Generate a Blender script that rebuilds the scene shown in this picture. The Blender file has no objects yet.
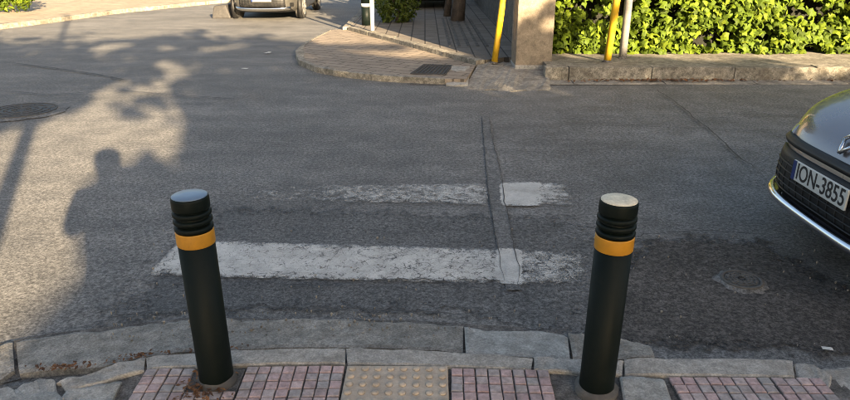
import bpy, bmesh, math, random
from mathutils import Vector, Matrix, noise as mnoise
R = math.radians
rnd = random.Random(7)
scene = bpy.context.scene
col = scene.collection

# ------------------------------------------------------------------ camera
F, PITCH, CAMZ = 642.0, math.atan(251 / 642.0), 1.65
cd = bpy.data.cameras.new('camera'); cam = bpy.data.objects.new('camera', cd); col.objects.link(cam)
cam.location = (0, 0, CAMZ); cam.rotation_euler = (R(90) - PITCH, 0, 0)
cd.sensor_fit = 'HORIZONTAL'; cd.sensor_width = 36; cd.lens = 36 * F / 850
cd.clip_start = 0.02; cd.clip_end = 2000
scene.camera = cam
# ------------------------------------------------------------------ light
SUN_AZ, SUN_EL = R(25.7), R(16.0)
sdir = Vector((math.sin(SUN_AZ) * math.cos(SUN_EL), -math.cos(SUN_AZ) * math.cos(SUN_EL), math.sin(SUN_EL)))
w = bpy.data.worlds.new('World'); scene.world = w; w.use_nodes = True
nt = w.node_tree; nt.nodes.clear()
sky = nt.nodes.new('ShaderNodeTexSky'); sky.sky_type = 'NISHITA'; sky.sun_disc = False
sky.sun_elevation = SUN_EL; sky.sun_rotation = math.pi - SUN_AZ
sky.air_density = 1.0; sky.dust_density = 4.0; sky.ozone_density = 0.3
bg = nt.nodes.new('ShaderNodeBackground'); bg.inputs[1].default_value = 0.056
wo = nt.nodes.new('ShaderNodeOutputWorld')
nt.links.new(sky.outputs[0], bg.inputs[0]); nt.links.new(bg.outputs[0], wo.inputs[0])
sl = bpy.data.lights.new('sun', 'SUN'); sl.energy = 5.0; sl.angle = R(0.53); sl.color = (1.0, 0.775, 0.49)
so = bpy.data.objects.new('sun', sl); col.objects.link(so); so.location = (20, -40, 15)
so.rotation_euler = (-sdir).to_track_quat('-Z', 'Y').to_euler()
vs = scene.view_settings; vs.view_transform = 'Standard'; vs.look = 'None'; vs.exposure = 2.72; vs.gamma = 1; vs.use_curve_mapping = False
scene.render.engine = 'CYCLES'; scene.cycles.use_denoising = True; scene.cycles.filter_width = 1.0; scene.cycles.max_bounces = 6
scene.cycles.transparent_max_bounces = 12

# ------------------------------------------------------------------ helpers
CP, SP = math.cos(PITCH), math.sin(PITCH)
def G(px, py, z=0.0):
    """photo pixel -> point of the horizontal plane at height z"""
    a, b = (px - 425) / F, -(py - 200) / F
    dx, dy, dz = a, CP + b * SP, b * CP - SP
    t = (z - CAMZ) / dz
    return (dx * t, dy * t)
def PX(x, y, z=0.0):
    zc = y * CP + (CAMZ - z) * SP; yd = (CAMZ - z) * CP - y * SP
    if zc < 0.05: return (-9999, 9999)
    return (425 + F * x / zc, 200 + F * yd / zc)
def road_z(x, y):
    return 0.006 * mnoise.noise(Vector((x * .35, y * .35, 3.1))) if y > 0.5 else 0.0

def tag(o, label=None, cat=None, group=None, kind=None):
    if label: o['label'] = label
    if cat: o['category'] = cat
    if group: o['group'] = group
    if kind: o['kind'] = kind
    return o
def empty(name, loc=(0, 0, 0), rz=0):
    o = bpy.data.objects.new(name, None); col.objects.link(o); o.location = loc; o.rotation_euler = (0, 0, rz)
    o.empty_display_size = .1; return o
class MB:
    def __init__(s): s.v = []; s.f = []; s.attr = None
    def add(s, vs_, fs):
        n = len(s.v); s.v += [tuple(p) for p in vs_]; s.f += [tuple(i + n for i in f) for f in fs]; return s
    def box(s, x0, x1, y0, y1, z0, z1, M=None):
        p = [(x, y, z) for z in (z0, z1) for y in (y0, y1) for x in (x0, x1)]
        if M is not None: p = [M @ Vector(q) for q in p]
        return s.add(p, [(0, 2, 3, 1), (4, 5, 7, 6), (0, 1, 5, 4), (1, 3, 7, 5), (3, 2, 6, 7), (2, 0, 4, 6)])
    def slab(s, x0, x1, y0, y1, z0, z1, b=.003):
        """box with a bevelled top edge"""
        p = [(x0, y0, z0), (x1, y0, z0), (x1, y1, z0), (x0, y1, z0), (x0, y0, z1 - b), (x1, y0, z1 - b), (x1, y1, z1 - b), (x0, y1, z1 - b),
             (x0 + b, y0 + b, z1), (x1 - b, y0 + b, z1), (x1 - b, y1 - b, z1), (x0 + b, y1 - b, z1)]
        f = [(8, 9, 10, 11)]
        for i in range(4):
            j = (i + 1) % 4; f += [(i, j, j + 4, i + 4), (i + 4, j + 4, j + 8, i + 8)]
        return s.add(p, f)
    def tube(s, pts, rad, n=10, cap=True):
        pts = [Vector(p) for p in pts]; rad = rad if hasattr(rad, '__len__') else [rad] * len(pts)
        vv, ff = [], []; up0 = None
        for i, p in enumerate(pts):
            d = (pts[min(i + 1, len(pts) - 1)] - pts[max(i - 1, 0)]).normalized()
            if up0 is None:
                up0 = Vector((1, 0, 0)) if abs(d.x) < .8 else Vector((0, 1, 0))
            a = (up0 - d * up0.dot(d)).normalized(); up0 = a; b = d.cross(a)
            for k in range(n):
                t = 2 * math.pi * k / n; vv.append(p + (a * math.cos(t) + b * math.sin(t)) * rad[i])
        for i in range(len(pts) - 1):
            for k in range(n):
                k2 = (k + 1) % n; ff.append((i * n + k, i * n + k2, (i + 1) * n + k2, (i + 1) * n + k))
        if cap: ff += [tuple(reversed(range(n))), tuple(range((len(pts) - 1) * n, len(pts) * n))]
        return s.add(vv, ff)
    def lathe(s, prof, n=32, M=None, cap=True):
        vv, ff = [], []
        for r, z in prof:
            for k in range(n):
                t = 2 * math.pi * k / n; vv.append(Vector((r * math.cos(t), r * math.sin(t), z)))
        for i in range(len(prof) - 1):
            for k in range(n):
                k2 = (k + 1) % n; ff.append((i * n + k, i * n + k2, (i + 1) * n + k2, (i + 1) * n + k))
        if cap: ff += [tuple(reversed(range(n))), tuple(range((len(prof) - 1) * n, len(prof) * n))]
        if M is not None: vv = [M @ q for q in vv]
        return s.add(vv, ff)
    def grid(s, fn, nu, nv, close_u=False):
        vv = [fn(i / nu, j / nv) for j in range(nv + 1) for i in range(nu + (0 if close_u else 1))]
        W = nu if close_u else nu + 1; ff = []
        for j in range(nv):
            for i in range(nu):
                i2 = (i + 1) % W; ff.append((j * W + i, j * W + i2, (j + 1) * W + i2, (j + 1) * W + i))
        return s.add(vv, ff)
    def mesh(s, name, mat, smooth=False):
        me = bpy.data.meshes.new(name); me.from_pydata(s.v, [], s.f)
        if s.attr:
            for k, vals in s.attr.items():
                a = me.attributes.new(k, 'FLOAT', 'POINT'); a.data.foreach_set('value', vals)
        if mat: me.materials.append(mat)
        if smooth: me.polygons.foreach_set('use_smooth', [True] * len(me.polygons))
        me.update(); return me
    def build(s, name, mat, parent=None, smooth=False, loc=None):
        o = bpy.data.objects.new(name, s.mesh(name, mat, smooth)); col.objects.link(o)
        if parent: o.parent = parent
        if loc: o.location = loc
        return o
def link(name, me, parent=None, loc=(0, 0, 0), rot=(0, 0, 0), scale=(1, 1, 1)):
    o = bpy.data.objects.new(name, me); col.objects.link(o); o.parent = parent
    o.location = loc; o.rotation_euler = rot; o.scale = scale; return o
def bevel(o, wd, seg=2):
    m = o.modifiers.new('bevel', 'BEVEL'); m.width = wd; m.segments = seg; m.limit_method = 'ANGLE'; return o
def subsurf(o, lv=2):
    m = o.modifiers.new('sub', 'SUBSURF'); m.levels = lv; m.render_levels = lv; return o
def resample(pts, n):
    d = [0]
    for a, b in zip(pts, pts[1:]): d.append(d[-1] + math.dist(a, b))
    out = []
    for i in range(n):
        t = d[-1] * i / (n - 1); k = 0
        while k < len(d) - 2 and d[k + 1] < t: k += 1
        q = (t - d[k]) / max(1e-9, d[k + 1] - d[k])
        out.append(tuple(a + (b - a) * q for a, b in zip(pts[k], pts[k + 1])))
    return out
def inpoly(x, y, P):
    c = False; j = len(P) - 1
    for i in range(len(P)):
        if (P[i][1] > y) != (P[j][1] > y) and x < (P[j][0] - P[i][0]) * (y - P[i][1]) / (P[j][1] - P[i][1]) + P[i][0]: c = not c
        j = i
    return c

# ------------------------------------------------------------------ materials
class NT:
    def __init__(s, name):
        s.m = bpy.data.materials.new(name); s.m.use_nodes = True; s.t = s.m.node_tree; s.t.nodes.clear()
        s.out = s.t.nodes.new('ShaderNodeOutputMaterial'); s.b = s.t.nodes.new('ShaderNodeBsdfPrincipled')
        s.t.links.new(s.b.outputs[0], s.out.inputs[0])
        s.geo = s.t.nodes.new('ShaderNodeNewGeometry')
    def n(s, kind, **kw):
        o = s.t.nodes.new(kind)
        for k, v in kw.items(): setattr(o, k, v)
        return o
    def l(s, a, b): s.t.links.new(a, b)
    def noise(s, scale, detail=4, rough=.55, vec=None, dist=0):
        o = s.n('ShaderNodeTexNoise'); o.inputs['Scale'].default_value = scale; o.inputs['Detail'].default_value = detail
        o.inputs['Roughness'].default_value = rough; o.inputs['Distortion'].default_value = dist
        s.l(vec or s.geo.outputs['Position'], o.inputs['Vector']); return o.outputs['Fac']
    def voro(s, scale, feature='F1', vec=None):
        o = s.n('ShaderNodeTexVoronoi'); o.feature = feature; o.inputs['Scale'].default_value = scale
        s.l(vec or s.geo.outputs['Position'], o.inputs['Vector']); return o
    def ramp(s, fac, stops):
        o = s.n('ShaderNodeValToRGB'); e = o.color_ramp.elements
        while len(e) < len(stops): e.new(.5)
        for i, (p, c) in enumerate(stops):
            e[i].position = p; e[i].color = (*c, 1) if hasattr(c, '__len__') else (c, c, c, 1)
        s.l(fac, o.inputs[0]); return o.outputs[0]
    def mix(s, fac, a, b, mode='MIX'):
        o = s.n('ShaderNodeMix'); o.data_type = 'RGBA'; o.blend_type = mode
        for sock, v in ((o.inputs[0], fac), (o.inputs[6], a), (o.inputs[7], b)):
            if hasattr(v, 'links') or hasattr(v, 'is_linked'): s.l(v, sock)
            elif hasattr(v, '__len__'): sock.default_value = (*v, 1)
            else: sock.default_value = v
        return o.outputs[2]
    def math(s, op, a, b=0, clamp=False):
        o = s.n('ShaderNodeMath'); o.operation = op; o.use_clamp = clamp
        for sock, v in ((o.inputs[0], a), (o.inputs[1], b)):
            if hasattr(v, 'is_linked'): s.l(v, sock)
            else: sock.default_value = v
        return o.outputs[0]
    def bump(s, h, strength=.3, dist=.01, normal=None):
        o = s.n('ShaderNodeBump'); o.inputs['Strength'].default_value = strength; o.inputs['Distance'].default_value = dist
        s.l(h, o.inputs['Height'])
        if normal: s.l(normal, o.inputs['Normal'])
        return o.outputs[0]
    def set(s, color=None, rough=None, metallic=None, normal=None, spec=None):
        for k, v in (('Base Color', color), ('Roughness', rough), ('Metallic', metallic), ('Normal', normal), ('Specular IOR Level', spec)):
            if v is None: continue
            if hasattr(v, 'is_linked'): s.l(v, s.b.inputs[k])
            elif hasattr(v, '__len__'): s.b.inputs[k].default_value = (*v, 1)
            else: s.b.inputs[k].default_value = v
        return s.m
    def alpha(s, fac):
        """surface is worn away to nothing where fac is 0"""
        tr = s.n('ShaderNodeBsdfTransparent'); mx = s.n('ShaderNodeMixShader')
        s.l(fac, mx.inputs[0]); s.l(tr.outputs[0], mx.inputs[1]); s.l(s.b.outputs[0], mx.inputs[2]); s.l(mx.outputs[0], s.out.inputs[0])
        return s.m
def sc(c, k): return tuple(x * k for x in c)
def pmat(name, c, rough=.7, var=.25, scale=6, fine=60, bump=.25, bd=.004, metallic=0, spec=.5, obj_random=0):
    t = NT(name); a = t.noise(scale, 5); b = t.noise(fine, 3)
    cc = t.ramp(a, [(.3, sc(c, 1 - var)), (.7, sc(c, 1 + var))])
    cc = t.mix(.5, cc, t.ramp(b, [(.3, .35), (.7, .65)]), 'OVERLAY')
    if obj_random:
        oi = t.n('ShaderNodeObjectInfo')
        cc = t.mix(1, cc, t.ramp(oi.outputs['Random'], [(0, 1 - obj_random), (1, 1 + obj_random)]), 'MULTIPLY')
    h = t.math('ADD', t.math('MULTIPLY', a, .6), b)
    return t.set(cc, rough, metallic, t.bump(h, bump, bd), spec)
def attr(t, name):
    o = t.n('ShaderNodeAttribute'); o.attribute_name = name; return o.outputs['Fac']

def asphalt(name, base, grain=1.0, tint=(1, 1, 1), fade=False):
    t = NT(name)
    big = t.noise(.55, 5, .6); mid = t.noise(3.5, 6, .65); fine = t.noise(78, 4, .8)
    mp = t.n('ShaderNodeMapping'); mp.inputs['Scale'].default_value = (.35, 1.5, 1); t.l(t.geo.outputs['Position'], mp.inputs[0]); streak = t.noise(1.3, 6, .65, mp.outputs[0])
    mp2 = t.n('ShaderNodeMapping'); mp2.inputs['Location'].default_value = (7, 3, 1); t.l(t.geo.outputs['Position'], mp2.inputs[0])
    vo = t.voro(85); st = t.voro(42)
    c = t.ramp(big, [(.3, sc(base, .82)), (.7, sc(base, 1.2))])
    c = t.mix(.6, c, t.ramp(mid, [(.36, .33), (.64, .67)]), 'OVERLAY')
    c = t.mix(.42, c, t.ramp(streak, [(.36, .3), (.64, .7)]), 'OVERLAY')
    c = t.mix(min(1, .75 * grain), c, t.ramp(fine, [(.36, .14), (.5, .5), (.64, .88)]), 'OVERLAY')
    c = t.mix(min(1, .6 * grain), c, t.ramp(t.noise(38, 3, .6), [(.36, .2), (.64, .8)]), 'OVERLAY')
    c = t.mix(t.ramp(vo.outputs['Distance'], [(.1, .45 * grain), (.3, 0)]), c, sc(base, 2.1))
    c = t.mix(t.ramp(t.noise(64, 2, .5), [(.60, 0), (.70, .55 * grain)]), c, sc(base, 1.9))
    c = t.mix(t.ramp(t.noise(58, 2, .5, mp2.outputs[0]), [(.60, 0), (.70, .6 * grain)]), c, sc(base, .4))
    oil = t.ramp(t.noise(1.7, 4, .6), [(.6, 0.0), (.78, .55)])
    c = t.mix(oil, c, sc(base, .62))
    c = t.mix(1, c, tint, 'MULTIPLY')
    h = t.math('ADD', t.math('MULTIPLY', fine, .5), t.math('ADD', t.math('MULTIPLY', vo.outputs['Distance'], -.6), t.math('MULTIPLY', mid, 1.2)))
    t.set(c, t.ramp(mid, [(.3, .72), (.7, .92)]), 0, t.bump(h, .28, .005), .3)
    if fade:
        e = attr(t, 'edge'); nz = t.noise(9, 5, .65)
        t.alpha(t.ramp(t.math('ADD', e, t.math('MULTIPLY', t.math('SUBTRACT', nz, .5), .7)), [(.08, 0), (.2, 1)]))
    return t.m
def concrete(name, base, var=.22, stain=.35, bump=.5, sp=1.0, con=.85):
    t = NT(name)
    big = t.noise(2.2, 5, .6); mid = t.noise(14, 5, .65); fine = t.noise(120, 3, .7); vo = t.voro(70)
    c = t.ramp(big, [(.3, sc(base, 1 - var)), (.7, sc(base, 1 + var))])
    c = t.mix(.75 * con, c, t.ramp(mid, [(.37, .22), (.63, .78)]), 'OVERLAY')
    c = t.mix(.75 * con * min(1.2, sp), c, t.ramp(fine, [(.37, .2), (.63, .8)]), 'OVERLAY')
    c = t.mix(.4 * sp * con, c, t.ramp(t.noise(45, 4, .7), [(.37, .2), (.63, .8)]), 'OVERLAY')
    c = t.mix(t.ramp(vo.outputs['Distance'], [(.08, .35 * sp), (.22, 0)]), c, sc(base, .45))
    dirt = t.ramp(t.noise(4.5, 6, .7), [(.5, 0), (.72, stain)])
    c = t.mix(dirt, c, (base[0] * .42, base[1] * .38, base[2] * .33))
    h = t.math('ADD', t.math('MULTIPLY', fine, .35), t.math('ADD', mid, t.math('MULTIPLY', vo.outputs['Distance'], .4)))
    return t.set(c, .88, 0, t.bump(h, bump, .008), .3)

M = {}
M['asphalt'] = asphalt('asphalt', (.124, .1195, .113), 1.0)
M['asphalt_dark'] = asphalt('asphalt_resurfaced', (.090, .088, .085), 1.1, fade=True)
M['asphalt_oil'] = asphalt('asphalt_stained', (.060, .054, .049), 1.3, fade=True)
M['asphalt_trench'] = asphalt('asphalt_trench', (.113, .110, .106), .9)
M['ground'] = pmat('earth', (.16, .13, .10), .95, .3, 1.5, 30, .4, .02)
M['gutter'] = concrete('gutter_concrete', (.215, .197, .17), .2, .5, .4, 1.1, .6)
M['kerb'] = concrete('kerb_granite', (.285, .264, .234), .14, .45, .25, 1.0, .5)
M['kerb_far'] = concrete('kerb_far_concrete', (.20, .182, .15), .28, .7)
M['cement'] = concrete('cement_patch', (.275, .263, .238), .15, .3, .3, 1.0, .5)
M['bed'] = concrete('mortar_bed', (.105, .095, .085), .25, .5)
M['pillar'] = concrete('pillar_render', (.205, .168, .125), .12, .25, .35, .6, .5)
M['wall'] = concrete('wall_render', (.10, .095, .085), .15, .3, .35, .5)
M['house'] = concrete('added_house_render', (.42, .39, .34), .1, .2, .3, .4)
def tile_mat():
    t = NT('pavement_tile'); oi = t.n('ShaderNodeObjectInfo'); r = oi.outputs['Random']
    c = t.ramp(r, [(0, (.36, .255, .24)), (.25, (.42, .30, .28)), (.5, (.34, .235, .225)), (.66, (.30, .265, .25)), (.8, (.44, .325, .30)), (1, (.285, .26, .245))])
    c = t.mix(.75, c, t.ramp(t.noise(45, 5, .7), [(.28, .25), (.72, .75)]), 'OVERLAY')
    c = t.mix(t.ramp(t.noise(11, 5, .7), [(.48, 0), (.7, .6)]), c, (.15, .125, .11))
    return t.set(c, .8, 0, t.bump(t.noise(90, 4), .5, .003), .35)
M['tile'] = tile_mat()
M['tactile'] = concrete('tactile_concrete', (.40, .325, .25), .1, .2, .15, .4, .35)
def paver_mat(name, c1, c2, mortar, rot, sx=1.0, bw=.4, rh=.2):
    t = NT(name); mp = t.n('ShaderNodeMapping'); mp.inputs['Rotation'].default_value = (0, 0, rot); mp.inputs['Scale'].default_value = (sx, sx, sx)
    t.l(t.geo.outputs['Position'], mp.inputs[0])
    b = t.n('ShaderNodeTexBrick'); t.l(mp.outputs[0], b.inputs[0])
    b.inputs['Color1'].default_value = (*c1, 1); b.inputs['Color2'].default_value = (*c2, 1); b.inputs['Mortar'].default_value = (*mortar, 1)
    b.inputs['Scale'].default_value = 1; b.inputs['Brick Width'].default_value = bw; b.inputs['Row Height'].default_value = rh; b.inputs['Mortar Size'].default_value = .012
    b.inputs['Mortar Smooth'].default_value = .2
    c = t.mix(.6, b.outputs[0], t.ramp(t.noise(3, 5, .6), [(.25, .32), (.75, .68)]), 'OVERLAY')
    c = t.mix(.5, c, t.ramp(t.noise(60, 3, .6), [(.25, .32), (.75, .68)]), 'OVERLAY')
    h = t.math('SUBTRACT', t.math('MULTIPLY', t.noise(40, 3), .3), b.outputs['Fac'])
    return t.set(c, .85, 0, t.bump(h, .7, .012), .3)
M['paver'] = paver_mat('corner_pavers', (.25, .205, .16), (.215, .175, .135), (.10, .082, .065), R(28))
M['paver_in'] = paver_mat('inner_pavers', (.17, .148, .125), (.14, .12, .10), (.05, .043, .037), R(90), 1, .5, .25)
M['paver_left'] = paver_mat('left_pavers', (.30, .25, .18), (.27, .22, .16), (.15, .12, .09), R(12), 1, .5, .5)
def paint_mat():
    t = NT('worn_road_paint'); w_ = attr(t, 'wear')
    nz = t.noise(16, 6, .75, dist=.4); big = t.noise(3.2, 4, .6); wv = t.n('ShaderNodeVectorMath'); wv.operation = 'ADD'; wn_ = t.n('ShaderNodeTexNoise'); wn_.inputs['Scale'].default_value = 7; wn_.inputs['Detail'].default_value = 5; t.l(t.geo.outputs['Position'], wn_.inputs['Vector']); wm = t.n('ShaderNodeVectorMath'); wm.operation = 'SCALE'; wm.inputs['Scale'].default_value = .35; t.l(wn_.outputs['Color'], wm.inputs[0]); t.l(wm.outputs[0], wv.inputs[0]); t.l(t.geo.outputs['Position'], wv.inputs[1]); cr = t.voro(11, 'DISTANCE_TO_EDGE', wv.outputs[0]); fine = t.noise(110, 3, .7)
    c = t.ramp(t.noise(7, 5, .65), [(.3, (.33, .315, .29)), (.7, (.55, .53, .49))])
    c = t.mix(.5, c, t.ramp(fine, [(.3, .3), (.7, .7)]), 'OVERLAY')
    t.set(c, .75, 0, t.bump(fine, .4, .004), .3)
    crk = t.math('MULTIPLY', t.ramp(cr.outputs['Distance'], [(0, 1), (.045, 0)]), .16)
    s_ = t.math('ADD', t.math('MULTIPLY', nz, .65), t.math('MULTIPLY', big, .25))
    s_ = t.math('ADD', s_, t.math('MULTIPLY', fine, .22))
    s_ = t.math('ADD', t.math('SUBTRACT', t.math('SUBTRACT', s_, crk), w_), .03)
    return t.alpha(t.ramp(s_, [(0, 0), (.06, .3), (.2, .95)]))
M['paint'] = paint_mat()
M['crack'] = pmat('crack_dirt', (.05, .047, .044), .95, .3, 8, 80, .3, .004)
def plastic(name, c, rough, dust=.25, dustc=(.22, .2, .17), spec=.5):
    t = NT(name); n1 = t.noise(9, 5, .65); n2 = t.noise(70, 4, .7)
    d = t.math('MULTIPLY', t.ramp(n1, [(.45, 0), (.75, 1)]), t.ramp(n2, [(.35, .2), (.7, 1)]))
    cc = t.mix(t.math('MULTIPLY', d, dust), c, dustc)
    return t.set(cc, t.ramp(n1, [(.3, rough * .85), (.7, min(1, rough * 1.3))]), 0, t.bump(n2, .12, .002), spec)
M['bollard'] = plastic('bollard_plastic', (.003, .006, .0048), .5, .035, spec=.14)
M['band'] = plastic('amber_band', (.45, .20, .008), .45, .5, (.10, .06, .02))
M['cap_sky'] = plastic('cap_sky_tint', (.11, .16, .23), .35, .4)  # blue-grey base colour carries the sky's reflection on the top
M['cap_worn_sunlit'] = pmat('cap_worn_sunlit_paint', (.60, .53, .40), .7, .22, 28, 140, .35, .003)  # pale tan holds the patch of sun on the top; speckle is wear
M['flange'] = plastic('flange_rubber', (.055, .05, .046), .7, .7)
M['yellow'] = plastic('yellow_paint', (.55, .33, .01), .5, .4)
M['steel'] = pmat('galvanised_steel', (.36, .345, .32), .5, .15, 8, 70, .15, .002, .35)
M['white'] = plastic('white_paint', (.5, .49, .46), .6, .4)
M['iron'] = pmat('cast_iron', (.045, .042, .04), .7, .25, 15, 90, .4, .004, .2)
M['iron_dusty'] = pmat('dusty_iron', (.075, .071, .066), .9, .3, 30, 110, .5, .004)
M['bark'] = pmat('bark', (.085, .065, .05), .95, .35, 9, 45, .8, .02)
def leaf_mat(name, c, var=.35, trans=.35, spec=.4, rough=.45):
    t = NT(name); oi = t.n('ShaderNodeObjectInfo')
    a = attr(t, 'tone'); r = t.math('FRACT', t.math('ADD', a, oi.outputs['Random']))
    cc = t.ramp(r, [(0, sc(c, 1 - var)), (.5, c), (.85, (c[0] * (1 + var), c[1] * (1 + var * .8), c[2])), (1, (c[0] * 1.45, c[1] * 1.2, c[2] * .9))])
    cc = t.mix(.4, cc, t.ramp(t.noise(45, 3), [(.3, .35), (.7, .65)]), 'OVERLAY')
    t.set(cc, rough, 0, None, spec)
    tl = t.n('ShaderNodeBsdfTranslucent'); t.l(t.mix(1, cc, (1.2, 1.25, .6), 'MULTIPLY'), tl.inputs[0]); mx = t.n('ShaderNodeMixShader')
    mx.inputs[0].default_value = trans; t.l(t.b.outputs[0], mx.inputs[1]); t.l(tl.outputs[0], mx.inputs[2]); t.l(mx.outputs[0], t.out.inputs[0])
    return t.m
M['ivy'] = leaf_mat('ivy_leaf', (.074, .113, .011), .55, .2, .15, .6)
M['leaf'] = leaf_mat('tree_leaf', (.06, .085, .02))
M['shrub'] = leaf_mat('shrub_leaf', (.07, .10, .02))
M['dry'] = leaf_mat('dry_leaf', (.13, .065, .035), .45, .1, .3, .8)
M['gap_shade'] = pmat('hedge_gap_shade', (.012, .012, .007), .95, .3, 6, 40, .8, .03)  # near-black tone paints the deep shade between the ivy leaves
M['glass'] = NT('car_glass').set((.012, .014, .016), .06, 0, None, .6)
M['pane'] = NT('window_glass').set((.03, .04, .05), .08, 0, None, .6)
M['chrome'] = NT('chrome').set((.62, .63, .65), .16, 1.0)
M['blackp'] = plastic('black_trim', (.009, .009, .0095), .45, .12, spec=.3)
M['tyre'] = plastic('tyre_rubber', (.022, .021, .02), .8, .5)
M['alloy'] = pmat('alloy', (.45, .44, .42), .35, .08, 8, 60, .05, .001, .7)
M['plate'] = NT('plate_white').set((.5, .495, .46), .4)
M['blue'] = NT('plate_blue').set((.008, .025, .12), .4)
M['ink'] = NT('plate_ink').set((.012, .012, .014), .5)
def paint(name, c, metallic=.55):
    t = NT(name); n = t.noise(5, 5, .6); f = t.noise(600, 2)
    cc = t.mix(.15, c, t.ramp(f, [(.3, .3), (.7, .7)]), 'OVERLAY')
    t.set(cc, t.ramp(n, [(.3, .24), (.75, .36)]), metallic); t.b.inputs['Coat Weight'].default_value = .8; t.b.inputs['Coat Roughness'].default_value = .06
    return t.m
M['paint_grey'] = paint('paint_graphite', (.14, .13, .142))
M['paint_silver'] = paint('paint_silver', (.11, .105, .095))
M['paint_dark'] = paint('paint_navy', (.012, .014, .02))
M['lamp_glass'] = NT('headlight_glass').set((.35, .36, .38), .08, .4, None, .6)
M['skin'] = NT('skin').set((.42, .25, .18), .55)
M['cloth'] = pmat('jacket_cloth', (.05, .06, .09), .9, .15, 10, 120, .2, .002)
M['hair'] = NT('hair').set((.02, .014, .01), .6)

# ------------------------------------------------------------------ ground and road
g = MB(); g.grid(lambda u, v: (-700 + 1400 * u, -700 + 1400 * v, -.08), 8, 8); tag(g.build('ground', M['ground']), kind='structure')
def road_fn(u, v): x = -14 + 28 * u; y = -2 + 28 * v; return (x, y, road_z(x, y))
rm = MB(); rm.grid(road_fn, 200, 200)
for (x0, x1, y0, y1) in ((-90, -14, -2, 26), (14, 90, -2, 26), (-14, 14, 26, 90), (-14, -5, -90, -2)):
    rm.add([(x0, y0, 0), (x1, y0, 0), (x1, y1, 0), (x0, y1, 0)], [(0, 1, 2, 3)])
road = tag(rm.build('road', M['asphalt'], smooth=True), kind='structure')
def sheet(name, pts_px, zo, mat, parent=road, rings=8, n=72, px=True):
    P = [G(*p) for p in pts_px] if px else pts_px
    P = resample(P + [P[0]], n + 1)[:-1]; cx = sum(p[0] for p in P) / n; cy = sum(p[1] for p in P) / n
    b = MB(); vv, ed, ff = [], [], []
    for r in range(rings + 1):
        s = 1 - (r / rings) ** 1.6 if r < rings else 0.001
        for (x, y) in P:
            X, Y = cx + (x - cx) * s, cy + (y - cy) * s; vv.append((X, Y, road_z(X, Y) + zo)); ed.append(1 - s)
    for r in range(rings):
        for k in range(n):
            k2 = (k + 1) % n; ff.append((r * n + k, r * n + k2, (r + 1) * n + k2, (r + 1) * n + k))
    b.add(vv, ff); b.attr = {'edge': ed}
    o = b.build(name, mat, parent, True); return o
sheet('asphalt_patch', [(195, 204), (300, 204), (400, 208), (490, 212), (585, 213), (640, 238), (690, 262), (700, 320), (640, 352), (560, 345), (470, 322), (330, 318), (190, 318), (60, 335), (70, 310), (120, 285), (150, 250)], .004, M['asphalt_dark'])
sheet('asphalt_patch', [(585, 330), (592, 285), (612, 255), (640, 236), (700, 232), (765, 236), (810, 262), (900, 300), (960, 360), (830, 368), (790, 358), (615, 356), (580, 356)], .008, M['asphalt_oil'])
def strip(name, left, right, zo, mat, n=24):
    L = resample([G(*p) for p in left], n); Rr = resample([G(*p) for p in right], n); b = MB()
    vv = []
    for a, c in zip(L, Rr):
        for q in (a, ((a[0] + c[0]) / 2, (a[1] + c[1]) / 2), c): vv.append((q[0], q[1], road_z(*q) + zo))
    b.add(vv, [(i * 3 + j, i * 3 + j + 1, i * 3 + j + 4, i * 3 + j + 3) for i in range(n - 1) for j in range(2)])
    return b.build(name, mat, road, True)
strip('asphalt_trench_patch', [(482, 117), (485, 157), (489, 200), (499, 257), (506, 292)], [(489, 117), (493, 143), (499, 167), (505, 205), (512, 238), (521, 292)], .012, M['asphalt_trench'])
def stripe(cor, wearfn, zo=.016):
    A, B, C, D = [G(*p) for p in cor]; b = MB(); we = []
    def fn(u, v):
        jit = .012 * mnoise.noise(Vector((u * 22, v * 3, cor[0][1])))
        x = (A[0] * (1 - u) + B[0] * u) * (1 - v) + (D[0] * (1 - u) + C[0] * u) * v
        y = (A[1] * (1 - u) + B[1] * u) * (1 - v) + (D[1] * (1 - u) + C[1] * u) * v + jit
        we.append(wearfn(PX(x, y)[0], v, u) + (.22 if v in (0, 1) else .05 if v < .15 or v > .85 else 0) + (.2 if u < .005 else 0)); return (x, y, road_z(x, y) + zo)
    b.grid(fn, 90, 10); b.attr = {'wear': we}; return b.build('zebra_stripe', M['paint'], road, True)
def lin(x, pts):
    if x <= pts[0][0]: return pts[0][1]
    for (a, p), (b_, q) in zip(pts, pts[1:]):
        if x <= b_: return p + (q - p) * (x - a) / (b_ - a)
    return pts[-1][1]
stripe([(180, 242), (588, 253), (596, 289), (146, 277)], lambda x, v, u: lin(x, [(150, .36), (200, .30), (350, .36), (480, .38), (496, .44), (500, .2), (518, .2), (521, .44), (545, .47), (575, .5), (592, .68)]))
stripe([(205, 186), (575, 184), (584, 209), (190, 203)], lambda x, v, u: lin(x, [(200, .70), (260, .61), (330, .54), (430, .48), (485, .46), (488, .62), (499, .62), (502, .25), (535, .25), (541, .42), (560, .46), (582, .68)]))
stripe([(170, 152), (570, 148), (575, 164), (160, 168)], lambda x, v, u: .74)
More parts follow.
